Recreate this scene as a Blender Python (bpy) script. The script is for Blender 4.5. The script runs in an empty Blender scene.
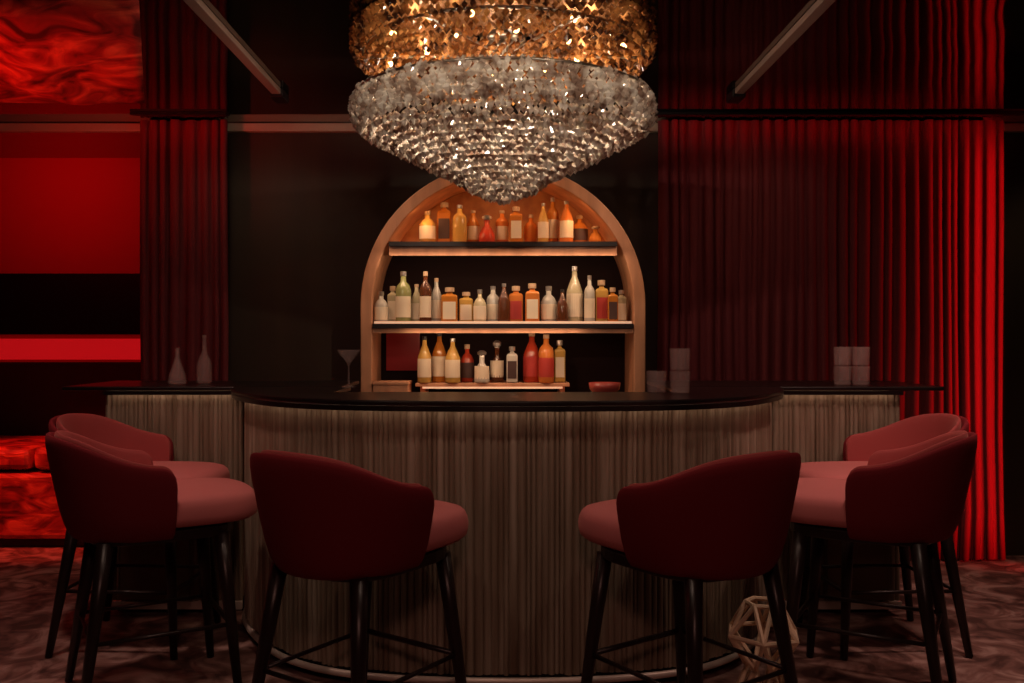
import bpy, bmesh, math, random
from mathutils import Vector, Matrix
R = math.radians
random.seed(11)
sc = bpy.context.scene
COL = sc.collection

# ------------------------------------------------------------ camera, world, exposure
EYE = 1.335
cam_d = bpy.data.cameras.new('camera'); cam = bpy.data.objects.new('camera', cam_d); COL.objects.link(cam)
cam.location = (0, 0, EYE); cam.rotation_euler = (R(90), 0, 0)
cam_d.sensor_width = 36; cam_d.lens = 36 * 900 / 1024
cam_d.shift_x = 9 / 1024; cam_d.shift_y = -3.5 / 1024
cam_d.clip_start = .05
sc.camera = cam
w = bpy.data.worlds.new('world'); sc.world = w; w.use_nodes = True
w.node_tree.nodes['Background'].inputs[0].default_value = (.02, .006, .005, 1)
w.node_tree.nodes['Background'].inputs[1].default_value = 1
sc.view_settings.view_transform = 'Standard'; sc.view_settings.look = 'None'
sc.view_settings.exposure = 0; sc.view_settings.gamma = 1; sc.view_settings.use_curve_mapping = False
try:
    sc.cycles.use_denoising = True; sc.cycles.max_bounces = 8
    sc.cycles.caustics_reflective = False; sc.cycles.caustics_refractive = False
    sc.cycles.sample_clamp_indirect = 3
except Exception:
    pass

def spot(name, loc, aim, watts, color, angle=60, blend=.8, rad=.04):
    d = bpy.data.lights.new(name, 'SPOT'); d.energy = watts; d.color = color
    d.spot_size = R(angle); d.spot_blend = blend; d.shadow_soft_size = rad
    o = bpy.data.objects.new(name, d); COL.objects.link(o); o.location = loc
    o.rotation_euler = (Vector(aim) - Vector(loc)).to_track_quat('-Z', 'Y').to_euler()
    return o
def point(name, loc, watts, color, rad=.05):
    d = bpy.data.lights.new(name, 'POINT'); d.energy = watts; d.color = color; d.shadow_soft_size = rad
    o = bpy.data.objects.new(name, d); COL.objects.link(o); o.location = loc; return o

WARM = (1, .72, .5); RED = (1, .012, .02); PEACH = (1, .55, .42)
def area(name, loc, aim, sx, sy, watts, color):
    d = bpy.data.lights.new(name, 'AREA'); d.shape = 'RECTANGLE'; d.size = sx; d.size_y = sy; d.energy = watts; d.color = color
    o = bpy.data.objects.new(name, d); COL.objects.link(o); o.location = loc
    o.rotation_euler = (Vector(aim) - Vector(loc)).to_track_quat('-Z', 'Y').to_euler(); return o
# downlights above the stools
for x in (-1.05, 0, 1.1):
    spot('downlight_fill', (x, 2.45, 2.6), (x, 3.2, .7), 16, (1, .66, .50), 82, 1, .05)
for s in (-1, 1):
    spot('downlight_fill', (s * 1.75, 3.3, 2.6), (s * 1.5, 3.9, .6), 46, (1, .60, .48), 70, 1, .05)
    spot('downlight_fill', (s * 2.3, 3.6, 2.6), (s * 2.6, 4.1, 0), 34, (1, .55, .42), 95, 1, .1)  # unseen spots added to brighten the carpet beside the bar
    spot('downlight_fill', (s * 1.15, 4.2, 2.62), (s * .15, 5.1, 1.6), 40, (1, .62, .40), 60, 1, .04)  # added to brighten the front of the arch
    spot('downlight_fill', (s * 1.5, 4.6, 2.6), (s * 1.5, 5.5, 1.4), 5, (1, .75, .5), 110, 1, .1)  # weak fill added for the back wall
spot('downlight_fill', (3.5, 4.6, 2.6), (3.4, 5.5, 1.4), 5, (1, .62, .3), 80, 1, .1)  # added to brighten the wall right of the wide curtain
# dim general fill added behind the camera to lift the darks
spot('downlight_fill', (0, -.6, 2.6), (0, 3.4, .5), 70, (1, .46, .36), 100, 1, .25)
# red theatre washes on the curtain ends
st = area('red_strip', (3.35, 4.95, 1.25), (2.84, 5.36, 1.25), .02, 2.5, 5.5, RED); st.data.spread = R(52)
spot('red_wash', (-2.9, 3.6, 2.5), (-1.95, 5.4, 1.3), 2, RED, 50, .9, .08)
# red strips in the cove above the curtains
area('red_cove', (1.95, 5.255, 2.632), (1.95, 5.45, 2.50), 2.1, .02, .85, RED)
area('red_cove', (-1.9, 5.255, 2.632), (-1.9, 5.45, 2.50), .54, .02, .22, RED)
# red light inside the alcove
spot('red_wash', (-3.1, 5.65, 2.58), (-3.2, 6.5, 2.3), 11, RED, 130, .8, .08)
spot('red_wash', (-3.6, 4.9, 2.0), (-3.0, 5.8, .55), 120, (1, .05, .025), 42, .6, .08)
spot('red_wash', (-2.9, 3.2, 1.2), (-2.3, 4.3, 2.6), 105, (1, .05, .03), 70, .9, .08)  # unseen red spot added below the ceiling cloth to light it

# ------------------------------------------------------------ materials
def mat(name, color, rough=.6, metal=0., **k):
    m = bpy.data.materials.new(name); m.use_nodes = True
    b = m.node_tree.nodes['Principled BSDF']
    b.inputs['Base Color'].default_value = (*color, 1)
    b.inputs['Roughness'].default_value = rough; b.inputs['Metallic'].default_value = metal
    if 'trans' in k: b.inputs['Transmission Weight'].default_value = k['trans']
    if 'ior' in k: b.inputs['IOR'].default_value = k['ior']
    if 'emit' in k:
        b.inputs['Emission Color'].default_value = (*k['emit'], 1); b.inputs['Emission Strength'].default_value = k['es']
    if 'sheen' in k:
        b.inputs['Sheen Weight'].default_value = k['sheen']; b.inputs['Sheen Roughness'].default_value = .4
        b.inputs['Sheen Tint'].default_value = (*k.get('stint', color), 1)
    if 'spec' in k: b.inputs['Specular IOR Level'].default_value = k['spec']
    return m
def nodes(m): return m.node_tree.nodes, m.node_tree.links, m.node_tree.nodes['Principled BSDF']
def noise_color(m, stops, scale=(1, 1, 1), nscale=8, detail=4, dist=0., bump=0., bscale=None, kind='NOISE'):
    n, l, b = nodes(m)
    tc = n.new('ShaderNodeTexCoord'); mp = n.new('ShaderNodeMapping'); mp.inputs['Scale'].default_value = scale
    l.new(tc.outputs['Object'], mp.inputs['Vector'])
    if kind == 'VORO':
        t = n.new('ShaderNodeTexVoronoi'); t.inputs['Scale'].default_value = nscale; out = t.outputs['Distance']
    else:
        t = n.new('ShaderNodeTexNoise'); t.inputs['Scale'].default_value = nscale
        t.inputs['Detail'].default_value = detail; t.inputs['Distortion'].default_value = dist; out = t.outputs['Fac']
    l.new(mp.outputs[0], t.inputs['Vector'])
    r = n.new('ShaderNodeValToRGB'); l.new(out, r.inputs[0])
    e = r.color_ramp.elements
    while len(e) < len(stops): e.new(.5)
    for el, (p, c) in zip(e, stops): el.position = p; el.color = (*c, 1)
    l.new(r.outputs[0], b.inputs['Base Color'])
    if bump:
        bp = n.new('ShaderNodeBump'); bp.inputs['Strength'].default_value = bump; bp.inputs['Distance'].default_value = .02
        l.new(out, bp.inputs['Height']); l.new(bp.outputs[0], b.inputs['Normal'])
    return m

M = {}
M['carpet'] = noise_color(mat('carpet', (.1, .04, .03), .9), [(.36, (.10, .045, .038)), (.5, (.26, .13, .11)), (.64, (.50, .32, .28))], (1, 1, 1), 5, 5, 1.6, .3)
M['wall'] = noise_color(mat('wall', (.02, .012, .007), .55), [(.3, (.03, .018, .010)), (.7, (.05, .03, .016))], (1, 1, .05), 6, 3)
M['wall_dark'] = mat('wall_dark', (.03, .012, .01), .8)
M['redwall'] = mat('redwall', (.62, .03, .04), .75)
M['black'] = mat('black', (.008, .005, .006), .4)
M['trim'] = mat('trim', (.55, .48, .36), .5)
M['track'] = mat('track', (.30, .19, .15), .5)
M['curtain'] = mat('curtain', (.17, .02, .026), .85, sheen=.4, stint=(.5, .05, .05))
# dark polished ceiling, gently rippled
m = mat('ceiling_mirror', (.23, .2, .18), .05, 1.0); n, l, b = nodes(m)
tc = n.new('ShaderNodeTexCoord'); t = n.new('ShaderNodeTexNoise'); t.inputs['Scale'].default_value = 1.6; t.inputs['Detail'].default_value = 1
bp = n.new('ShaderNodeBump'); bp.inputs['Strength'].default_value = .12; bp.inputs['Distance'].default_value = .05
l.new(tc.outputs['Object'], t.inputs['Vector']); l.new(t.outputs['Fac'], bp.inputs['Height']); l.new(bp.outputs[0], b.inputs['Normal'])
M['ceiling'] = m
M['flute'] = noise_color(mat('flute', (.3, .24, .18), .55), [(.3, (.17, .115, .075)), (.5, (.27, .21, .15)), (.72, (.42, .35, .27))], (1, 1, .05), 22, 4, .3)
M['panel'] = mat('panel', (.19, .13, .08), .5)
M['stone'] = noise_color(mat('stone', (.01, .008, .008), .12), [(.5, (.008, .005, .005)), (.8, (.03, .02, .02))], (1, 1, 1), 4, 5)
M['stone'].node_tree.nodes['Principled BSDF'].inputs['Roughness'].default_value = .3
M['steel'] = mat('steel', (.72, .62, .54), .4, .3)
M['brass'] = mat('brass', (.95, .72, .5), .4, .2)
M['velvet'] = mat('velvet', (.19, .015, .022), .85, sheen=.12, stint=(.6, .08, .08), spec=.2)
M['seat_velvet'] = mat('seat_velvet', (.62, .19, .19), .8, sheen=.4, stint=(.8, .35, .3), spec=.2)
M['lining'] = mat('lining', (.36, .07, .07), .85, sheen=.35, stint=(.8, .35, .3), spec=.2)
M['wood'] = mat('wood', (.018, .009, .008), .35)
M['oak'] = noise_color(mat('oak', (.4, .2, .1), .5), [(.3, (.42, .20, .11)), (.7, (.66, .32, .17))], (1, 1, .15), 12, 4)
M['gold_back'] = noise_color(mat('gold_back', (.4, .16, .04), .5), [(.3, (.30, .10, .025)), (.7, (.5, .22, .06))], (1, 1, 1), 14, 3)
M['smoked'] = mat('smoked', (.016, .007, .006), .6, 0, spec=.06)
M['led'] = mat('led', (1, .6, .3), .5, emit=(1, .42, .14), es=3)
M['led_soft'] = mat('led_soft', (1, .75, .5), .5, emit=(1, .62, .38), es=3.5)
M['led_edge'] = mat('led_edge', (1, .75, .5), .5, emit=(1, .55, .38), es=.32)
M['red_led'] = mat('red_led', (.6, .02, .02), .5, emit=(1, .01, .015), es=.34)
M['under_fill_led'] = mat('under_fill_led', (1, .8, .6), .5, emit=(1, .66, .45), es=3.6)
M['bulb'] = mat('bulb', (1, .7, .4), .5, emit=(1, .55, .2), es=9)
M['crystal'] = noise_color(mat('crystal', (.82, .74, .62), .16, 0, trans=.12, ior=1.6), [(.36, (.34, .23, .17)), (.5, (.72, .60, .48)), (.62, (.95, .88, .76))], (1, 1, 1), 16, 3)
M['amber_crystal'] = noise_color(mat('amber_crystal', (.72, .30, .07), .14, 0, trans=.15, ior=1.5), [(.40, (.07, .025, .012)), (.52, (.45, .17, .05)), (.66, (.85, .40, .12))], (1, 1, 1), 11, 3)
M['plate'] = mat('plate', (.35, .16, .05), .25, .8)
M['crystal_frame'] = mat('crystal_frame', (.3, .25, .2), .3, 1)
M['clear'] = mat('clear', (.85, .62, .58), .12); M['clear'].node_tree.nodes['Principled BSDF'].inputs['Alpha'].default_value = .13
M['fabric_mottled'] = noise_color(mat('fabric_mottled', (.4, .03, .02), .45), [(.34, (.10, .008, .008)), (.5, (.5, .04, .03)), (.66, (.95, .16, .08))], (1, 1, 2.4), 4.5, 4, 1.2, .6)

# ------------------------------------------------------------ geometry helpers
def obj(name, bm, m, parent=None, smooth=False, sub=0, bevel=0.):
    me = bpy.data.meshes.new(name); bmesh.ops.recalc_face_normals(bm, faces=bm.faces); bm.to_mesh(me); bm.free()
    if smooth:
        for p in me.polygons: p.use_smooth = True
    me.materials.append(m)
    o = bpy.data.objects.new(name, me); COL.objects.link(o)
    if parent: o.parent = parent
    if bevel:
        b = o.modifiers.new('bevel', 'BEVEL'); b.width = bevel; b.segments = 2; b.limit_method = 'ANGLE'
    if sub:
        s = o.modifiers.new('sub', 'SUBSURF'); s.levels = sub; s.render_levels = sub
    return o
def box(bm, x0, x1, y0, y1, z0, z1):
    v = [bm.verts.new(p) for p in ((x0, y0, z0), (x1, y0, z0), (x1, y1, z0), (x0, y1, z0), (x0, y0, z1), (x1, y0, z1), (x1, y1, z1), (x0, y1, z1))]
    for f in ((0, 1, 2, 3), (4, 5, 6, 7), (0, 1, 5, 4), (1, 2, 6, 5), (2, 3, 7, 6), (3, 0, 4, 7)): bm.faces.new([v[i] for i in f])
def bbox(*a):
    bm = bmesh.new(); box(bm, *a); return bm
def prism(bm, pts, z0, z1):
    a = [bm.verts.new((x, y, z0)) for x, y in pts]; b = [bm.verts.new((x, y, z1)) for x, y in pts]
    n = len(pts)
    for i in range(n): bm.faces.new((a[i], a[(i + 1) % n], b[(i + 1) % n], b[i]))
    bm.faces.new(a[::-1]); bm.faces.new(b)
def lathe(bm, prof, seg=20, c=(0, 0, 0), cap=True):
    rings = []
    for r, z in prof:
        rings.append([bm.verts.new((c[0] + r * math.cos(2 * math.pi * i / seg), c[1] + r * math.sin(2 * math.pi * i / seg), c[2] + z)) for i in range(seg)])
    for a, b in zip(rings, rings[1:]):
        for i in range(seg): bm.faces.new((a[i], a[(i + 1) % seg], b[(i + 1) % seg], b[i]))
    if cap: bm.faces.new(rings[0][::-1]); bm.faces.new(rings[-1])
def tube(bm, pts, rads, seg=10, closed=False):
    pts = [Vector(p) for p in pts]; n = len(pts)
    if not hasattr(rads, '__len__'): rads = [rads] * n
    rings = []
    for i, p in enumerate(pts):
        a = pts[(i - 1) % n] if closed or i else p; b = pts[(i + 1) % n] if closed or i < n - 1 else p
        t = (b - a).normalized(); up = Vector((0, 0, 1)) if abs(t.z) < .95 else Vector((1, 0, 0))
        u = t.cross(up).normalized(); v = t.cross(u)
        rings.append([bm.verts.new(p + rads[i] * (u * math.cos(2 * math.pi * k / seg) + v * math.sin(2 * math.pi * k / seg))) for k in range(seg)])
    m_ = n if closed else n - 1
    for i in range(m_):
        a, b = rings[i], rings[(i + 1) % n]
        for k in range(seg): bm.faces.new((a[k], a[(k + 1) % seg], b[(k + 1) % seg], b[k]))
    if not closed: bm.faces.new(rings[0][::-1]); bm.faces.new(rings[-1])
def thing(name, label, cat, loc=(0, 0, 0), rz=0, group=None):
    o = bpy.data.objects.new(name, None); COL.objects.link(o); o.location = loc; o.rotation_euler = (0, 0, rz)
    o.empty_display_size = .1
    o['label'] = label; o['category'] = cat
    if group: o['group'] = group
    return o
def tag(o, label, cat, group=None):
    o['label'] = label; o['category'] = cat
    if group: o['group'] = group
    return o
def struct(name, bm, m, **k):
    o = obj(name, bm, m, **k); o['kind'] = 'structure'; return o
def dup(root, loc, rz, label):
    r = root.copy(); COL.objects.link(r); r.location = loc; r.rotation_euler = (0, 0, rz); r['label'] = label
    for ch in list(root.children):
        c = ch.copy(); COL.objects.link(c); c.parent = r
        for g in ch.children:
            d = g.copy(); COL.objects.link(d); d.parent = c
    return r

# ------------------------------------------------------------ the room
CZ = 2.645
struct('floor', bbox(-4.5, 4.5, -3, 6.7, -.05, 0), M['carpet'])
struct('ceiling', bbox(-4.5, 4.5, -3, 6.7, CZ, CZ + .05), M['ceiling'])
struct('wall_back', bbox(-2.2, 4.5, 5.52, 5.62, 0, CZ), M['wall'])
struct('wall_alcove', bbox(-4.5, -2.1, 6.55, 6.65, 0, CZ), M['redwall'])
struct('wall_alcove_side', bbox(-2.2, -2.1, 5.62, 6.55, 0, CZ), M['wall_dark'])
struct('wall_left', bbox(-4.6, -4.5, -3, 6.7, 0, CZ), M['wall_dark'])
struct('wall_right', bbox(4.5, 4.6, -3, 5.6, 0, CZ), M['wall_dark'])
struct('wall_front', bbox(-4.5, 4.5, -3.1, -3, 0, CZ), M['wall_dark'])
struct('trim_1', bbox(-4.5, 4.5, 5.47, 5.52, 2.592, CZ - .002), M['trim'], bevel=.006)
struct('trim_2', bbox(-4.5, -2.12, 6.48, 6.55, 1.36, 1.80), M['black'])
struct('trim_3', bbox(-4.5, -2.1, 6.50, 6.55, .60, 1.16), M['wall_dark'])
tag(obj('light_ledge', bbox(-4.45, -2.12, 6.46, 6.55, 1.18, 1.33), M['red_led'], bevel=.004), 'glowing red light ledge running along the alcove wall above the banquette', 'light ledge')

# ceiling tracks
for x, lab in ((-1.19, 'pale straight ceiling track on the left-hand side of the chandelier'), (1.24, 'pale straight ceiling track on the right-hand side of the chandelier')):
    t = thing('ceiling_track', lab, 'ceiling track', (x, 0, CZ))
    obj('rail', bbox(-.024, .024, 1.4, 4.72, -.03, -.001), M['track'], t, bevel=.003)
    obj('end_cap', bbox(-.035, .035, 4.72, 4.86, -.045, -.001), M['black'], t, bevel=.005)

# banquette in the alcove
t = thing('banquette', 'red mottled velvet banquette standing in the red-lit alcove', 'bench', (-3.36, 6.05, 0))
obj('base', bbox(-1.1, 1.1, -.30, .40, .0, .06), M['black'], t)
obj('seat', bbox(-1.14, 1.14, -.36, .40, .06, .48), M['fabric_mottled'], t, bevel=.03)
for k in range(3):
    obj('seat_cushion', bbox(-1.13 + k * .76, -1.13 + k * .76 + .74, -.37, .38, .50, .64), M['fabric_mottled'], t, bevel=.035)

# rippled red cloth stretched under the ceiling of the left bay
bm = bmesh.new(); NX, NY = 60, 36; top = []; bot = []
for j in range(NY + 1):
    v = j / NY; y = 3.2 + 1.78 * v; xr = -1.30 - .66 * ((y - 3.2) / 1.72)
    for i in range(NX + 1):
        u = i / NX; x = -4.3 + (xr + 4.3) * u
        e = min(1, 6 * u, 6 * (1 - u), 6 * v, 6 * (1 - v))
        h = .5 + .5 * math.sin(7 * x + 5.2 * y + 1.6 * math.sin(2.3 * x - 3 * y) + .8 * math.sin(9 * y)); h2 = .5 + .5 * math.sin(17 * x + 6 * y + 2 * math.sin(4 * y + x))
        z = CZ - .012 - e * (.022 + .055 * h + .018 * h2)
        bot.append(bm.verts.new((x, y, z))); top.append(bm.verts.new((x, y, z + .006)))
q = NX + 1
for j in range(NY):
    for i in range(NX):
        k = j * q + i
        bm.faces.new((bot[k], bot[k + 1], bot[k + q + 1], bot[k + q])); bm.faces.new((top[k], top[k + q], top[k + q + 1], top[k + 1]))
edge = [i for i in range(q)] + [j * q + NX for j in range(1, NY + 1)] + [NY * q + i for i in range(NX - 1, -1, -1)] + [j * q for j in range(NY - 1, 0, -1)]
for a, b in zip(edge, edge[1:] + edge[:1]): bm.faces.new((bot[a], bot[b], top[b], top[a]))
tag(obj('ceiling_cloth', bm, M['fabric_mottled'], smooth=True), 'rippled red cloth stretched under the ceiling at the upper left corner', 'ceiling cloth')
for x0, x1, lab in ((-2.16, -1.60, 'short black housing added at the ceiling for the red light above the narrow curtain'), (.88, 3.02, 'long black housing added at the ceiling for the red light above the wide curtain')):
    t = thing('cove_housing', lab, 'light housing', ((x0 + x1) / 2, 5.22, CZ)); h = (x1 - x0) / 2  # housing added for the red cove light; no curtain hangs from it
    obj('rail', bbox(-h, h, -.012, .012, -.016, -.001), M['black'], t); obj('cover', bbox(-h, h, .012, .05, -.010, -.001), M['black'], t)

# curtains
def curtain(name, x0, x1, y, label, seed):
    rnd = random.Random(seed); bm = bmesh.new()
    xs = []; x = x0; ph = 0.; pts = []
    while x < x1 - .015:
        pitch = min(rnd.uniform(.04, .105), x1 - x); amp = rnd.uniform(.007, .028) * (.3 if x > 2.72 else 1)
        for k in range(8):
            u = k / 8; pts.append((x + pitch * u + .012 * math.sin(4 * math.pi * u), y + amp * math.cos(2 * math.pi * u) , amp))
        x += pitch
    zs = [.012, .3, .8, 1.4, 2.0, 2.45, 2.635]
    rows = []
    for j, z in enumerate(zs):
        sway = [.012 * math.sin(px * 9 + j * 1.3) * (1 - z / 2.7) for px, _, _ in pts]
        rows.append(([bm.verts.new((px + s, py - .006, z)) for (px, py, a), s in zip(pts, sway)], [bm.verts.new((px + s, py + .006, z)) for (px, py, a), s in zip(pts, sway)]))
    for (a, b), (c, d) in zip(rows, rows[1:]):
        for i in range(len(pts) - 1):
            bm.faces.new((a[i], a[i + 1], c[i + 1], c[i])); bm.faces.new((b[i + 1], b[i], d[i], d[i + 1]))
        bm.faces.new((a[0], c[0], d[0], b[0])); bm.faces.new((a[-1], b[-1], d[-1], c[-1]))
    for (a, b) in (rows[0], rows[-1]):
        for i in range(len(pts) - 1): bm.faces.new((a[i], b[i], b[i + 1], a[i + 1]))
    return tag(obj(name, bm, M['curtain'], smooth=True), label, 'curtain')
curtain('curtain', -2.17, -1.635, 5.38, 'narrow dark red floor-length curtain between the alcove and the dark wall', 4)
curtain('curtain', .93, 3.0, 5.38, 'wide red floor-length curtain, brightest at its right edge, beside the arched shelf', 9)

# ------------------------------------------------------------ bar
def sup(hw, yf, depth, e, n=60, cx=.0):
    out = []
    for i in range(n + 1):
        a = math.pi * i / n; c, s = -math.cos(a), math.sin(a)
        x = math.copysign(abs(c) ** (2 / e), c) * hw; y = yf + depth - depth * abs(s) ** (2 / e)
        out.append((x + cx, y))
    return out
def resample(pts, step):
    out = [pts[0]]; acc = 0
    for a, b in zip(pts, pts[1:]):
        d = math.dist(a, b); s = step - acc
        while s <= d:
            out.append((a[0] + (b[0] - a[0]) * s / d, a[1] + (b[1] - a[1]) * s / d)); s += step
        acc = (acc + d) % step
    return out
def fluted(path, z0, z1, amp=.011, pitch=(.016, .036), seed=1):
    """vertical reeds of uneven width set side by side along a path (outside is on the right of travel)"""
    rnd = random.Random(seed); P = resample(path, .002); bm = bmesh.new(); i = 0
    while i < len(P) - 9:
        k = max(6, int(rnd.uniform(*pitch) / .002)); j = min(i + k, len(P) - 1)
        a, b = Vector(P[i]), Vector(P[j]); t = (b - a).normalized(); nrm = Vector((t.y, -t.x)); am = amp * rnd.uniform(.5, 1.2)
        prof = []
        for q in range(7):
            u = q / 6; p = a.lerp(b, u) + nrm * (am * math.sin(math.pi * u) ** .7); prof.append((p.x, p.y))
        p = b - nrm * .01; prof.append((p.x, p.y)); p = a - nrm * .01; prof.append((p.x, p.y))
        prism(bm, prof, z0 + rnd.uniform(0, .006), z1)
        i = j
    return bm
TOPZ = 1.104; UND = 1.064
def smooth_path(half, off=0., n=10):
    P = [(-x, y) for x, y in half[::-1] if x > 0] 
    P = P + [(0, half[0][1])] + [(x, y) for x, y in half if x > 0]
    out = []
    for i in range(len(P) - 1):
        p0, p1, p2, p3 = P[max(i - 1, 0)], P[i], P[i + 1], P[min(i + 2, len(P) - 1)]
        for k in range(n):
            t_ = k / n
            out.append(tuple(.5 * (2 * p1[d] + (p2[d] - p0[d]) * t_ + (2 * p0[d] - 5 * p1[d] + 4 * p2[d] - p3[d]) * t_ ** 2 + (3 * p1[d] - p0[d] - 3 * p2[d] + p3[d]) * t_ ** 3) for d in (0, 1)))
    out.append(P[-1])
    if off:
        q = []
        for i, p in enumerate(out):
            a_, b_ = Vector(out[max(i - 1, 0)]), Vector(out[min(i + 1, len(out) - 1)]); t_ = (b_ - a_).normalized()
            q.append((p[0] + t_.y * off, p[1] - t_.x * off))
        out = q
    return out
HALF = [(0, -.53), (.35, -.51), (.65, -.44), (.87, -.30), (1.04, -.08), (1.17, .17), (1.22, .37)]
t = thing('bar_counter', 'long fluted beige bar front with rounded corners, the middle section of the bar', 'bar counter', (0.02, 3.9, 0))
ix = .80
inner = [(ix, .37), (ix, -.02), (-ix, -.02), (-ix, .37)]
bm = bmesh.new(); prism(bm, smooth_path(HALF) + inner, .09, UND + .019); obj('body', bm, M['panel'], t)
obj('fluted_facing', fluted(smooth_path(HALF, .005), .075, UND + .019, seed=3), M['flute'], t)
bm = bmesh.new(); tube(bm, [(x, y, .055) for x, y in smooth_path(HALF, .014, 6)], .014, 8); obj('base_trim', bm, M['steel'], t, smooth=True)
bm = bmesh.new(); prism(bm, smooth_path(HALF, -.07) + inner, 0, .09); obj('toe_kick', bm, M['black'], t)
bm = bmesh.new(); tube(bm, [(x, y, UND + .012) for x, y in smooth_path(HALF, .045, 5)], .005, 6); ls = obj('light_strip', bm, M['under_fill_led'], t)  # unseen strip added to brighten the upper bar front
bm = bmesh.new(); prism(bm, smooth_path(HALF, .075) + [(.74, .37), (.74, -.04), (-.74, -.04), (-.74, .37)], UND + .02, TOPZ)
bt = tag(obj('worktop', bm, M['stone'], bevel=.006), 'thick black stone worktop with rounded front corners on the middle section', 'worktop'); bt.location = (0.02, 3.9, 0)
bm = bmesh.new(); prism(bm, smooth_path(HALF, .074) + smooth_path(HALF, .060)[::-1], UND, UND + .0195); obj('front_lip', bm, M['stone'], t)  # lip added to hide the strip under the slab
for s, side in ((-1, 'left'), (1, 'right')):
    t = thing('bar_counter', 'fluted beige bar wing set back on the %s side of the bar' % side, 'bar counter', (s * 1.58, 4.55, 0))
    obj('body', bbox(-.325, .325, -.22, .25, .09, UND + .0185), M['panel'], t)
    obj('fluted_facing', fluted([(-.33, -.225), (.33, -.225)], .07, UND + .019, seed=20 + s), M['flute'], t)
    obj('base_trim', bbox(-.33, .33, -.245, -.222, .035, .075), M['steel'], t, bevel=.004)
    obj('toe_kick', bbox(-.31, .31, -.14, .25, 0, .09), M['black'], t)
    x0, x1 = (-.25, .08) if s < 0 else (-.03, .27)
    obj('access_panel', bbox(x0, x1, -.247, -.236, .08, .40), M['panel'], t, bevel=.003)
    o = tag(obj('worktop', bbox(-.66, .66, -.28, .33, UND + .02, TOPZ), M['stone'], bevel=.006), 'black stone worktop on the %s wing, reaching past its end' % side, 'worktop')
    o.location = (s * 1.44 + .0, 4.56, 0)
    obj('front_lip', bbox(-.325, .325, -.269, -.262, UND, UND + .0195), M['stone'], t)  # lip added in front to conceal the wing's strip
    obj('light_strip', bbox(-.29, .29, -.260, -.250, UND + .008, UND + .017), M['under_fill_led'], t)  # hidden strip added to brighten the upper wing front

# ------------------------------------------------------------ stools (local front is +y)
def stool_shell(o0, o1, dz):
    W0, W1 = .235, .32            # half width at bottom and top
    bm = bmesh.new(); cols = []
    NA = 16; arm = .10
    path = []
    for k in range(5): path.append(('s', 1, arm * (1 - k / 5.0)))
    for k in range(NA + 1): path.append(('a', 180 * k / NA, 0))
    for k in range(1, 6): path.append(('s', -1, arm * k / 5.0))
    n = len(path)
    for idx, (kd, a, b) in enumerate(path):
        if kd == 's': dirx, yy, deg = a, b, 90 + b / arm * 20
        else: dirx, yy, deg = None, 0, abs(a - 90)
        u = deg / 130
        top = .995 - .125 * (1 / (1 + math.exp(-(deg - 60) / 14)))
        if kd == 's' and b > arm * .5: top -= .045 * ((b / arm - .5) / .5) ** 2
        def pos(w, z, extra):
            if kd == 's': return (dirx * w, yy * (1 if extra else 1) - .02 , z)
            return (w * math.cos(R(a)), -w * math.sin(R(a)) * 1.0 - .02, z)
        ring = []
        zs = [.605, .66, .74, .82, .89]
        z_top = top
        hs = [.605 + (z_top - .605) * q for q in (0, .12, .4, .7, .92, 1.0)]
        def wid(z): return W0 + (W1 - W0) * ((z - .605) / .39) ** .75
        for i_, z in enumerate(hs): ring.append(pos(wid(z) - o0 - (.012 if i_ in (0,) else 0) - (.008 if i_ == 5 else 0), z + dz * i_ / 5, 0))
        for i_, z in reversed(list(enumerate(hs))): ring.append(pos(wid(z) - o1 + (.006 if i_ == 5 else 0), z + dz * i_ / 5, 0))
        cols.append([bm.verts.new(p) for p in ring])
    for A, B in zip(cols, cols[1:]):
        m_ = len(A)
        for i in range(m_): bm.faces.new((A[i], A[(i + 1) % m_], B[(i + 1) % m_], B[i]))
    bm.faces.new(cols[0]); bm.faces.new(cols[-1][::-1])
    return bm
def cushion(hw, y0, y1, z0, z1):
    bm = bmesh.new(); cols = []
    lay = [(.93, z0), (1.0, z0 + .02), (1.02, (z0 + z1) / 2), (.985, z1 - .022), (.90, z1 - .004), (.5, z1 + .008)]
    cy = (y0 + y1) / 2; hy = (y1 - y0) / 2; n = 28
    for sc_, z in lay:
        c = []
        for i in range(n):
            a = 2 * math.pi * i / n; cs, sn = math.cos(a), math.sin(a); e = 3.4
            c.append(bm.verts.new((math.copysign(abs(cs) ** (2 / e), cs) * hw * sc_, cy + math.copysign(abs(sn) ** (2 / e), sn) * hy * sc_, z)))
        cols.append(c)
    for A, B in zip(cols, cols[1:]):
        for i in range(n): bm.faces.new((A[i], A[(i + 1) % n], B[(i + 1) % n], B[i]))
    bm.faces.new(cols[0][::-1]); bm.faces.new(cols[-1])
    return bm
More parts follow.
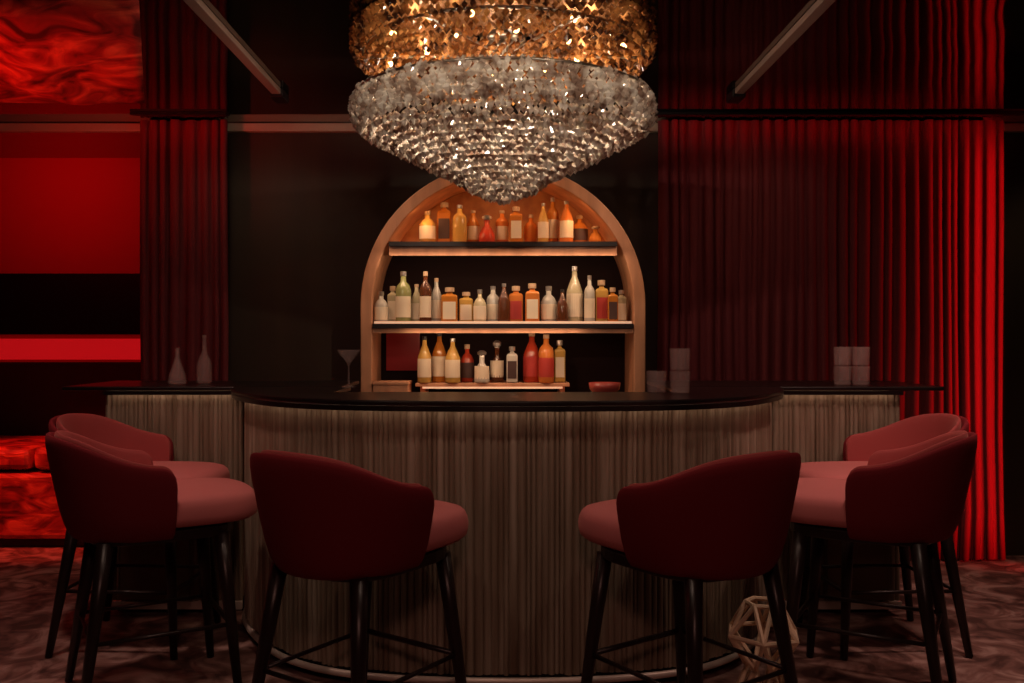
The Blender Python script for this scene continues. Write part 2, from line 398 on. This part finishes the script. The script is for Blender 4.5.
def make_stool(label):
    t = thing('bar_stool', label, 'bar stool', group='velvet bar stools around the bar')
    obj('backrest', stool_shell(0, .030, 0), M['velvet'], t, smooth=True, sub=1)
    il = obj('inner_padding', stool_shell(.0305, .056, .006), M['lining'], t, smooth=True, sub=1); il['label'] = 'rose velvet lining'
    obj('seat', cushion(.25, -.20, .41, .64, .765), M['seat_velvet'], t, smooth=True, sub=1)
    bm = bmesh.new(); pr = []
    for i in range(28):
        a = 2 * math.pi * i / 28; cs, sn = math.cos(a), math.sin(a)
        pr.append((math.copysign(abs(cs) ** .6, cs) * .225, .055 + math.copysign(abs(sn) ** .6, sn) * .255))
    prism(bm, pr, .60, .64); obj('seat_frame', bm, M['wood'], t, bevel=.006)
    tops = {}
    for sx in (-1, 1):
        for y, yb in ((-.15, -.235), (.25, .30)):
            bm = bmesh.new(); tube(bm, [(sx * .175, y, .61), (sx * .20, (y * 2 + yb) / 3, .40), (sx * .245, yb, 0.004)], [.028, .024, .015], 10)
            obj('leg', bm, M['wood'], t, smooth=True)
    def legx(z): return .20 + .045 * (.40 - z) / .396
    z = .27; xx = legx(z); yf = .267 + .033 * (.4 - z) / .396; yb_ = -(.178 + .057 * (.4 - z) / .396)
    bm = bmesh.new(); tube(bm, [(-xx, yf, z), (xx, yf, z)], .010, 8); obj('footrest', bm, M['wood'], t, smooth=True)
    for sx in (-1, 1):
        bm = bmesh.new(); tube(bm, [(sx * xx, yb_, z), (sx * xx, yf, z)], .008, 8); obj('stretcher', bm, M['wood'], t, smooth=True)
    bm = bmesh.new(); tube(bm, [(-xx, yb_, z), (xx, yb_, z)], .008, 8); obj('stretcher', bm, M['wood'], t, smooth=True)
    return t
ST = [((-.49, 2.93, 0), -35, 'burgundy velvet bar stool in front of the bar, its seat turned to the right'),
      ((.63, 2.93, 0), 35, 'burgundy velvet bar stool in front of the bar, its seat turned to the left'),
      ((-1.36, 3.40, 0), -60, 'burgundy velvet bar stool with pink seat, nearer of the two at the left wing'),
      ((1.42, 3.40, 0), 60, 'burgundy velvet bar stool with pink seat, nearer of the two at the right wing'),
      ((-1.65, 3.99, 0), -93, 'burgundy velvet bar stool mostly hidden behind another at the left wing'),
      ((1.70, 3.99, 0), 93, 'burgundy velvet bar stool mostly hidden behind another at the right wing')]
s0 = make_stool(ST[0][2]); s0.location = ST[0][0]; s0.rotation_euler.z = R(ST[0][1])
for p, a, lab in ST[1:]: dup(s0, p, R(a), lab)

# brass wire stand on the floor at the right corner of the bar
t = thing('wire_stand', 'small brass wire stand of geometric diamonds beside the right corner of the bar', 'stand', (.93, 3.22, 0), R(15))
lv = [(.0, .13), (.15, .055), (.27, .13), (.38, .06)]
rings = [[(r * math.cos(R(60 * k + (30 if i % 2 else 0))), r * math.sin(R(60 * k + (30 if i % 2 else 0))), z + .008) for k in range(6)] for i, (z, r) in enumerate(lv)]
for rg in (rings[0], rings[2], rings[3]):
    bm = bmesh.new(); tube(bm, rg, .0085, 6, True); obj('ring', bm, M['brass'], t)
bm = bmesh.new()
for i in range(3):
    for k in range(6):
        o_ = (0, -1) if i % 2 == 0 else (0, 1)
        for d in o_: tube(bm, [rings[i][k], rings[i + 1][(k + d) % 6]], .0085, 6)
obj('lattice', bm, M['brass'], t)

# ------------------------------------------------------------ arched back shelf
AY0, AY1, AR, ACZ = 5.05, 5.45, .80, 1.52
t = thing('arched_shelf', 'tall arched wooden back-bar shelf glowing amber inside, against the dark wall', 'shelf', (0, 5.25, 0))
def archpts(r, n=40, zb=.0): return [(-r, zb)] + [(-r * math.cos(math.pi * i / n), ACZ + r * math.sin(math.pi * i / n)) for i in range(n + 1)] + [(r, zb)]
bm = bmesh.new(); d = .2
rows = []
for (xo, zo), (xi, zi) in zip(archpts(AR), archpts(AR - .065)):
    rows.append([bm.verts.new(p) for p in ((xo, -d, zo), (xi, -d, zi), (xi, d, zi), (xo, d, zo))])
for A, B in zip(rows, rows[1:]):
    for i in range(4): bm.faces.new((A[i], A[(i + 1) % 4], B[(i + 1) % 4], B[i]))
bm.faces.new(rows[0]); bm.faces.new(rows[-1][::-1])
obj('frame', bm, M['oak'], t, bevel=.006)
ri = AR - .067
S1, S2, S3 = 1.875, 1.415, 1.078      # shelf tops
def halfw(z): return ri if z < ACZ else math.sqrt(max(ri * ri - (z - ACZ) ** 2, 0))
# amber back panel of the top niche
bm = bmesh.new(); hw = halfw(S1); a0 = math.asin((S1 - ACZ) / ri)
pts = [(ri * math.cos(a0 + (math.pi - 2 * a0) * i / 30), ACZ + ri * math.sin(a0 + (math.pi - 2 * a0) * i / 30)) for i in range(31)]
A = [bm.verts.new((x, .17, z)) for x, z in pts]; B = [bm.verts.new((x, .195, z)) for x, z in pts]
bm.faces.new(A); bm.faces.new(B[::-1])
for i in range(31): bm.faces.new((A[i], A[(i + 1) % 31], B[(i + 1) % 31], B[i]))
obj('back_panel', bm, M['gold_back'], t)
bm = bmesh.new(); pts = [(-ri, .9)] + [(-ri * math.cos(a), ACZ + ri * math.sin(a)) for a in [a0 * i / 8 for i in range(9)]]
pts = pts + [(-x, z) for x, z in pts[::-1]]
A = [bm.verts.new((x, .17, z)) for x, z in pts]; B = [bm.verts.new((x, .195, z)) for x, z in pts]
bm.faces.new(A); bm.faces.new(B[::-1])
for i in range(len(pts)): bm.faces.new((A[i], A[(i + 1) % len(pts)], B[(i + 1) % len(pts)], B[i]))
mb = obj('mirror_back', bm, M['smoked'], t); mb['label'] = 'dark glossy back panel behind the lower bottles'
for z, nm, fa in ((S1, 'top', .055), (S2, 'mid', .03)):
    hw = halfw(z) - .002
    sh = obj('shelf_board', bbox(-hw, hw, -d - .004, .168, z - .022, z), M['oak'], t, bevel=.003)
    obj('edge_strip', bbox(-hw, hw, -d - .014, -d - .005, z - .026, z + .0), M['black'], sh)
    obj('underside_fascia', bbox(-hw, hw, -d + .002, -d + .018, z - .022 - fa, z - .0225), M['oak'], sh)  # board added to stand in for the lit underside of the shelf
    if nm == 'top': obj('light_strip', bbox(-hw + .03, hw - .03, .145, .165, z + .001, z + .012), M['led'], sh)
    else: obj('light_strip', bbox(-hw + .01, hw - .01, -d - .012, -d - .002, z + .0005, z + .014), M['led_edge'], sh)
sh = obj('counter_board', bbox(-ri, ri, -d - .03, .168, .96, 1.0), M['oak'], t, bevel=.003)
rs = obj('riser_shelf', bbox(-.50, .38, -.12, .165, S3 - .02, S3), M['oak'], t, bevel=.003)
obj('light_strip', bbox(-.46, .34, -.118, -.10, S3 - .032, S3 - .021), M['led_edge'], rs)
for x in (-.46, .34): obj('riser_leg', bbox(x - .015, x + .015, -.08, .13, 1.0, S3 - .02), M['oak'], rs)
obj('cupboard', bbox(-ri, ri, -d + .01, .168, .02, .96), M['wood'], t)
# light for the niches (the glow of the strips)
red = obj('red_reflection', bbox(-.70, -.50, .150, .168, 1.14, 1.395), mat('reflection_red', (.30, .012, .015), .35), t); red['label'] = 'red reflection in the dark back panel, built as a flat red panel'  # red reflection in the back panel, put in as a coloured panel
area('shelf_strip', (0, 5.02, 2.25), (0, 5.3, 2.0), .5, .02, 1.0, (1, .42, .15))
for x in (-.45, .45): area('shelf_strip', (x, 5.02, 2.02), (x * .7, 5.3, 1.9), .1, .02, .28, (1, .44, .16))
area('shelf_strip', (0, 4.99, S1 - .085), (0, 5.16, S2 + .06), 1.3, .015, 2.3, (1, .66, .42))
area('shelf_strip', (-.05, 4.99, S2 - .06), (-.05, 5.2, S3 + .05), 1.0, .015, 1.1, (1, .60, .36))

# ------------------------------------------------------------ bottles
def glassmat(name, c, tr=.45): return mat('glass_' + name, c, .12, 0, trans=tr, ior=1.45)
G = {'amber': glassmat('amber', (.75, .26, .04)), 'golden': glassmat('golden', (.85, .50, .12)), 'clear': glassmat('clear', (.85, .78, .66), .5),
     'green': glassmat('green', (.42, .42, .16)), 'brown': glassmat('brown', (.16, .05, .02)), 'red': glassmat('red', (.65, .07, .03)),
     'orange': glassmat('orange', (.9, .28, .06)), 'pale': glassmat('pale', (.8, .68, .42))}
LAB = {'cream': mat('paper_cream', (.7, .58, .42), .6), 'dark': mat('paper_dark', (.05, .02, .015), .6), 'red': mat('paper_red', (.4, .03, .02), .6)}
CAP = {'black': mat('cap_black', (.02, .015, .015), .4), 'cork': mat('cap_cork', (.45, .3, .18), .7), 'silver': mat('cap_silver', (.6, .55, .5), .3, .9)}
PR = {  # half width, then (radius share, height share) and the cap's start
 'tall': [(.95, 0), (1, .03), (1, .64), (.85, .72), (.38, .80), (.34, .93)],
 'round': [(.85, 0), (1, .08), (1.05, .3), (1, .58), (.7, .70), (.34, .77), (.34, .90)],
 'square': [(.97, 0), (1, .03), (1, .74), (.9, .79), (.36, .82), (.36, .90)],
 'slim': [(.95, 0), (1, .03), (.97, .56), (.6, .72), (.32, .82), (.3, .94)],
 'decanter': [(1, 0), (1.05, .06), (1, .3), (.7, .5), (.35, .62), (.35, .82)]}
def bottle(kind, col, lab, cap, x, y, z, wd, h, label, group):
    seg = 4 if kind == 'square' else 16
    t = None; bm = bmesh.new(); r = wd / 2 * (1.30 if seg == 4 else 1)
    lathe(bm, [(q * r, s * h) for q, s in PR[kind]], seg)
    if seg == 4: bmesh.ops.rotate(bm, verts=bm.verts, matrix=Matrix.Rotation(R(45), 3, 'Z'))
    o = obj('bottle', bm, G[col], smooth=(seg != 4), bevel=(.006 if seg == 4 else 0))
    o.location = (x, y, z); tag(o, label, 'bottle', group)
    bm = bmesh.new(); nr = PR[kind][-1][0] * r * 1.15; nz = PR[kind][-1][1] * h
    if kind == 'decanter': lathe(bm, [(nr, nz + .0005), (nr * .9, nz + .006), (r * .6, nz + .3 * (h - nz)), (r * .62, nz + .7 * (h - nz)), (r * .25, h)], 12)
    else: lathe(bm, [(nr, nz - .02 * h), (nr, h * .995), (nr * .8, h)], 12)
    obj('stopper' if kind == 'decanter' else 'cap', bm, CAP[cap], o, smooth=False)
    if lab:
        bm = bmesh.new()
        if seg == 4:
            q = wd / 2 * 1.30 * .7071
            box(bm, -q * .8, q * .8, -q - .002, -q - .0003, .12 * h, .6 * h)
        else:
            rr = r * 1.03; a0, a1, nn = R(200), R(340), 10
            f = 1.0 if kind != 'round' else 1.03
            A = [bm.verts.new((rr * f * math.cos(a0 + (a1 - a0) * i / nn), rr * f * math.sin(a0 + (a1 - a0) * i / nn), .12 * h)) for i in range(nn + 1)]
            B = [bm.verts.new((rr * f * math.cos(a0 + (a1 - a0) * i / nn), rr * f * math.sin(a0 + (a1 - a0) * i / nn), .52 * h)) for i in range(nn + 1)]
            for i in range(nn): bm.faces.new((A[i], A[i + 1], B[i + 1], B[i]))
        obj('paper_label', bm, LAB[lab], o)
    return o
ORD = ['leftmost', 'second', 'third', 'fourth', 'fifth', 'sixth', 'seventh', 'eighth', 'ninth', 'tenth', 'eleventh', 'twelfth', 'thirteenth', 'fourteenth', 'fifteenth', 'sixteenth', 'seventeenth', 'eighteenth', 'nineteenth', 'twentieth']
def label_for(i, n, col, kind, cap, shelf):
    place = 'leftmost' if i == 0 else 'rightmost' if i == n - 1 else ORD[i] + ' from the left'
    k = {'tall': 'straight', 'round': 'rounded', 'square': 'square', 'slim': 'slender', 'decanter': 'squat decanter-shaped'}[kind]
    c = {'pale': 'pale yellow', 'golden': 'gold'}.get(col, col)
    return '%s %s bottle, %s on the %s' % (c, k, place, shelf)
def row(items, z, y, shelf, group):
    for i, (px, wpx, hpx, kind, col, lab, cap) in enumerate(items):
        f = 900 / y
        bottle(kind, col, lab, cap, (px - 503) / f, y + (.032 if i % 2 else -.03), z + .001, wpx / f * ({'square': 1.08, 'slim': 1.4, 'tall': 1.2}.get(kind, 1.15)), hpx / f, label_for(i, len(items), col, kind, cap, shelf), group)
row([(428, 14, 32, 'round', 'golden', 'cream', 'cork'), (444, 14, 42, 'square', 'amber', 'dark', 'cork'), (460, 12, 38, 'tall', 'golden', None, 'silver'),
     (473, 10, 34, 'slim', 'amber', 'cream', 'cork'), (487, 14, 28, 'decanter', 'red', None, 'silver'), (502, 11, 34, 'tall', 'orange', 'cream', 'cork'),
     (516, 13, 36, 'square', 'amber', 'cream', 'cork'), (531, 12, 30, 'round', 'orange', None, 'cork'), (543, 8, 40, 'slim', 'golden', 'cream', 'silver'),
     (553, 10, 47, 'tall', 'amber', 'cream', 'silver'), (566, 10, 42, 'slim', 'orange', 'cream', 'silver'), (580, 14, 29, 'round', 'amber', 'dark', 'cork'), (595, 12, 17, 'decanter', 'amber', None, 'cork')],
    S1, 5.17, 'top shelf of the arch', 'bottles on the top shelf')
row([(382, 12, 32, 'round', 'clear', 'cream', 'silver'), (392, 10, 38, 'square', 'pale', 'cream', 'cork'), (404, 13, 52, 'tall', 'green', 'cream', 'silver'), (416, 9, 40, 'slim', 'pale', 'cream', 'cork'),
     (426, 10, 52, 'tall', 'brown', 'cream', 'cork'), (436, 9, 46, 'slim', 'clear', 'cream', 'cork'), (450, 16, 36, 'square', 'amber', 'cream', 'cork'), (466, 14, 32, 'square', 'golden', 'cream', 'cork'),
     (480, 11, 34, 'round', 'pale', 'cream', 'silver'), (493, 11, 38, 'tall', 'clear', 'cream', 'silver'), (504, 9, 40, 'slim', 'brown', None, 'silver'), (516, 14, 38, 'square', 'orange', 'red', 'cork'),
     (532, 14, 40, 'square', 'orange', 'cream', 'cork'), (549, 14, 38, 'round', 'clear', 'cream', 'silver'), (562, 8, 34, 'slim', 'brown', None, 'black'), (575, 12, 58, 'slim', 'pale', 'cream', 'silver'),
     (589, 9, 48, 'tall', 'clear', 'cream', 'silver'), (602, 13, 44, 'square', 'golden', 'red', 'cork'), (612, 10, 36, 'square', 'amber', 'dark', 'cork'), (622, 10, 34, 'square', 'pale', 'cream', 'silver')],
    S2, 5.14, 'middle shelf of the arch', 'bottles on the middle shelf')
row([(425, 10, 46, 'slim', 'golden', 'cream', 'black'), (439, 11, 50, 'slim', 'amber', 'cream', 'black'), (453, 11, 44, 'slim', 'golden', 'cream', 'silver'), (467, 12, 38, 'round', 'red', 'dark', 'cork'),
     (482, 13, 32, 'decanter', 'clear', 'cream', 'silver'), (497, 12, 42, 'decanter', 'brown', 'cream', 'silver'), (512, 11, 36, 'square', 'clear', 'dark', 'silver'), (532, 13, 50, 'slim', 'red', 'red', 'cork'),
     (546, 13, 48, 'tall', 'orange', 'red', 'cork'), (560, 11, 42, 'square', 'golden', 'cream', 'silver')],
    S3, 5.19, 'low riser shelf of the arch', 'bottles on the riser shelf')
# storage box and bowl on the counter inside the arch
t = thing('wooden_box', 'low amber wooden box at the left end of the arch counter', 'box', (-.63, 5.13, 1.0))
obj('body', bbox(-.10, .10, -.09, .09, .001, .07), M['oak'], t, bevel=.004); obj('lid', bbox(-.103, .103, -.093, .093, .071, .09), M['oak'], t, bevel=.004)
bm = bmesh.new(); lathe(bm, [(.03, 0), (.045, .004), (.085, .05), (.09, .085), (.083, .083), (.078, .05), (.03, .012)], 28)
o = tag(obj('bowl', bm, mat('bowl_glaze', (.35, .06, .05), .25), smooth=True), 'dark red glossy bowl at the right end of the arch counter', 'bowl'); o.location = (.57, 5.05, 1.001)

# ------------------------------------------------------------ glassware on the bar
def vessel(name, prof, wall, loc, label, cat, group=None):
    bm = bmesh.new(); inner = [(max(r - wall, .0015), z + (wall if i == 0 else 0)) for i, (r, z) in enumerate(prof)][::-1]
    lathe(bm, prof + inner, 28)
    o = obj(name, bm, M['clear'], smooth=True); o.location = loc; tag(o, label, cat, group); return o
TZ = TOPZ + .001
vessel('glass_carafe', [(.028, 0), (.038, .01), (.038, .09), (.03, .12), (.012, .165), (.010, .235), (.013, .245)], .003, (-1.50, 4.52, TZ), 'tall clear glass carafe with slender neck on the left bar wing', 'carafe')
vessel('glass_flask', [(.038, 0), (.046, .012), (.04, .05), (.018, .11), (.010, .14), (.012, .18)], .003, (-1.61, 4.45, TZ), 'short clear bell-shaped flask beside the carafe on the left wing', 'flask')
TUM = [(.034, 0), (.040, .006), (.043, .085), (.044, .092)]
def stem(loc, label):
    bm = bmesh.new(); lathe(bm, [(.035, 0), (.033, .004), (.005, .01), (.004, .10), (.012, .115), (.052, .165), (.055, .175), (.053, .175), (.010, .119), (.002, .115)], 28)
    o = obj('cocktail_glass', bm, M['clear'], smooth=True); o.location = loc; tag(o, label, 'glass')
stem((-.72, 4.2, TZ), 'faint stemmed cocktail glass on the bar just left of the arch')
for loc, lab in (((.735, 3.74, TZ), 'lower clear tumbler of the stack beside the right pillar of the arch'), ((.735, 3.74, TZ + .0945), 'upper clear tumbler of the stack beside the right pillar of the arch'),
                 ((.642, 3.77, TZ), 'single low tumbler standing left of the tumbler stack by the arch'),
                 ((1.66, 4.40, TZ), 'lower left tumbler of the four on the right bar wing'), ((1.66, 4.40, TZ + .0945), 'upper left tumbler of the four on the right bar wing'),
                 ((1.75, 4.40, TZ), 'lower right tumbler of the four on the right bar wing'), ((1.75, 4.40, TZ + .0945), 'upper right tumbler of the four on the right bar wing')):
    vessel('tumbler', TUM, .004, loc, lab, 'glass', 'tumblers on the bar')

# ------------------------------------------------------------ chandelier
CH = (0, 3.9)
t = thing('chandelier', 'round two-tier crystal chandelier, amber above and clear below tapering to a point, over the bar', 'chandelier', (CH[0], CH[1], CZ))
zr = 2.36 - CZ; RR = .655
bm = bmesh.new(); lathe(bm, [(.10, -.001), (.10, -.03), (.05, -.04), (.02, -.05), (.02, -.30), (.03, -.31)], 24); obj('canopy', bm, M['crystal_frame'], t, smooth=True)
def gem(bm, p, r, h, rnd):
    a0 = rnd.uniform(0, 6.28); n = 4
    top = bm.verts.new((p[0], p[1], p[2] + h)); bot = bm.verts.new((p[0], p[1], p[2] - h))
    mid = [bm.verts.new((p[0] + r * math.cos(a0 + k * 2 * math.pi / n), p[1] + r * math.sin(a0 + k * 2 * math.pi / n), p[2] + rnd.uniform(-.2, .2) * h)) for k in range(n)]
    for k in range(n): bm.faces.new((mid[k], mid[(k + 1) % n], top)); bm.faces.new((mid[(k + 1) % n], mid[k], bot))
rnd = random.Random(5)
# lower tier: rings of cut crystal, an upright band above a shallow cone
PROF = [(.655, 2.345), (.662, 2.32), (.662, 2.295), (.658, 2.275), (.654, 2.258), (.645, 2.242), (.625, 2.225), (.59, 2.207), (.555, 2.19), (.52, 2.173), (.485, 2.156), (.45, 2.138), (.415, 2.121), (.38, 2.103), (.345, 2.086), (.31, 2.07), (.275, 2.052), (.24, 2.035), (.205, 2.017), (.175, 1.997), (.145, 1.977), (.11, 1.96), (.07, 1.945), (.03, 1.93)]
for i, (r, z) in enumerate(PROF):
    r *= .975; bm = bmesh.new(); n = max(5, int(2 * math.pi * r / .024))
    for k in range(n):
        a = 2 * math.pi * (k + .5 * (i % 2)) / n + rnd.uniform(-.01, .01)
        rr = r + rnd.uniform(-.014, .004)
        gem(bm, (rr * math.cos(a), rr * math.sin(a), z - CZ + rnd.uniform(-.006, .006)), rnd.uniform(.015, .021), rnd.uniform(.015, .025), rnd)
    obj('crystal_ring', bm, M['crystal'], t)['kind'] = 'stuff'
for r, z in ((.64, 2.35), (.42, 2.15), (.2, 2.04)):
    bm = bmesh.new(); tube(bm, [(r * math.cos(2 * math.pi * k / 48), r * math.sin(2 * math.pi * k / 48), z - CZ) for k in range(48)], .006, 6, True)
    obj('frame_ring', bm, M['crystal_frame'], t, smooth=True)
# upper tier: amber drum with a rounded lower edge and a studded underside
zu = 2.50 - CZ
for i, (r, z) in enumerate([(.16, .012), (.21, .008), (.26, .004), (.31, .0), (.36, -.004), (.41, -.006), (.46, -.006), (.51, -.004), (.555, .0), (.60, .012), (.635, .03), (.655, .052), (.658, .078), (.658, .104), (.655, .128)]):
    bm = bmesh.new(); n = int(2 * math.pi * r / (.034 if r > .54 else .046))
    r *= .982
    for k in range(n):
        a = 2 * math.pi * (k + .5 * (i % 2)) / n; gem(bm, (r * math.cos(a), r * math.sin(a), zu + z + rnd.uniform(-.008, .008)), rnd.uniform(.013, .019), rnd.uniform(.013, .020), rnd)
    obj('amber_crystal_ring', bm, M['amber_crystal'], t)['kind'] = 'stuff'
bm = bmesh.new(); lathe(bm, [(.12, -.002), (.64, -.002), (.64, -.014), (.12, -.014)], 48, cap=False); v = bm.verts; obj('ceiling_plate', bm, M['plate'], t)
bm = bmesh.new(); tube(bm, [(.60 * math.cos(2 * math.pi * k / 48), .60 * math.sin(2 * math.pi * k / 48), zu + .05) for k in range(48)], .007, 6, True); obj('frame_ring', bm, M['crystal_frame'], t, smooth=True)
for k in range(6):
    a = R(60 * k); bm = bmesh.new(); tube(bm, [(.02 * math.cos(a), .02 * math.sin(a), zu + .06), (.60 * math.cos(a), .60 * math.sin(a), zu + .05)], .006, 6); obj('arm', bm, M['crystal_frame'], t)
for k in range(16):
    a = R(22.5 * k + 9); r = .52 if k % 2 else .33
    bm = bmesh.new(); bmesh.ops.create_icosphere(bm, subdivisions=2, radius=.014, matrix=Matrix.Translation((r * math.cos(a), r * math.sin(a), zu + .06)))
    obj('bulb', bm, M['bulb'], t, smooth=True)
for k in range(6):
    a = R(60 * k + 30); point('chandelier_lamp', (CH[0] + .42 * math.cos(a), CH[1] + .42 * math.sin(a), 2.575), .24, (1, .46, .18), .02)
    point('chandelier_lamp', (CH[0] + .40 * math.cos(a), CH[1] + .40 * math.sin(a), 2.30), 2.7, (1, .80, .62), .02)
# narrow ceiling spots that pick out the clear crystal
for x in (-.9, .9): spot('downlight_fill', (x, 1.9, 2.6), (x * .15, 3.7, 2.15), 42, (1, .80, .62), 42, 1, .03)
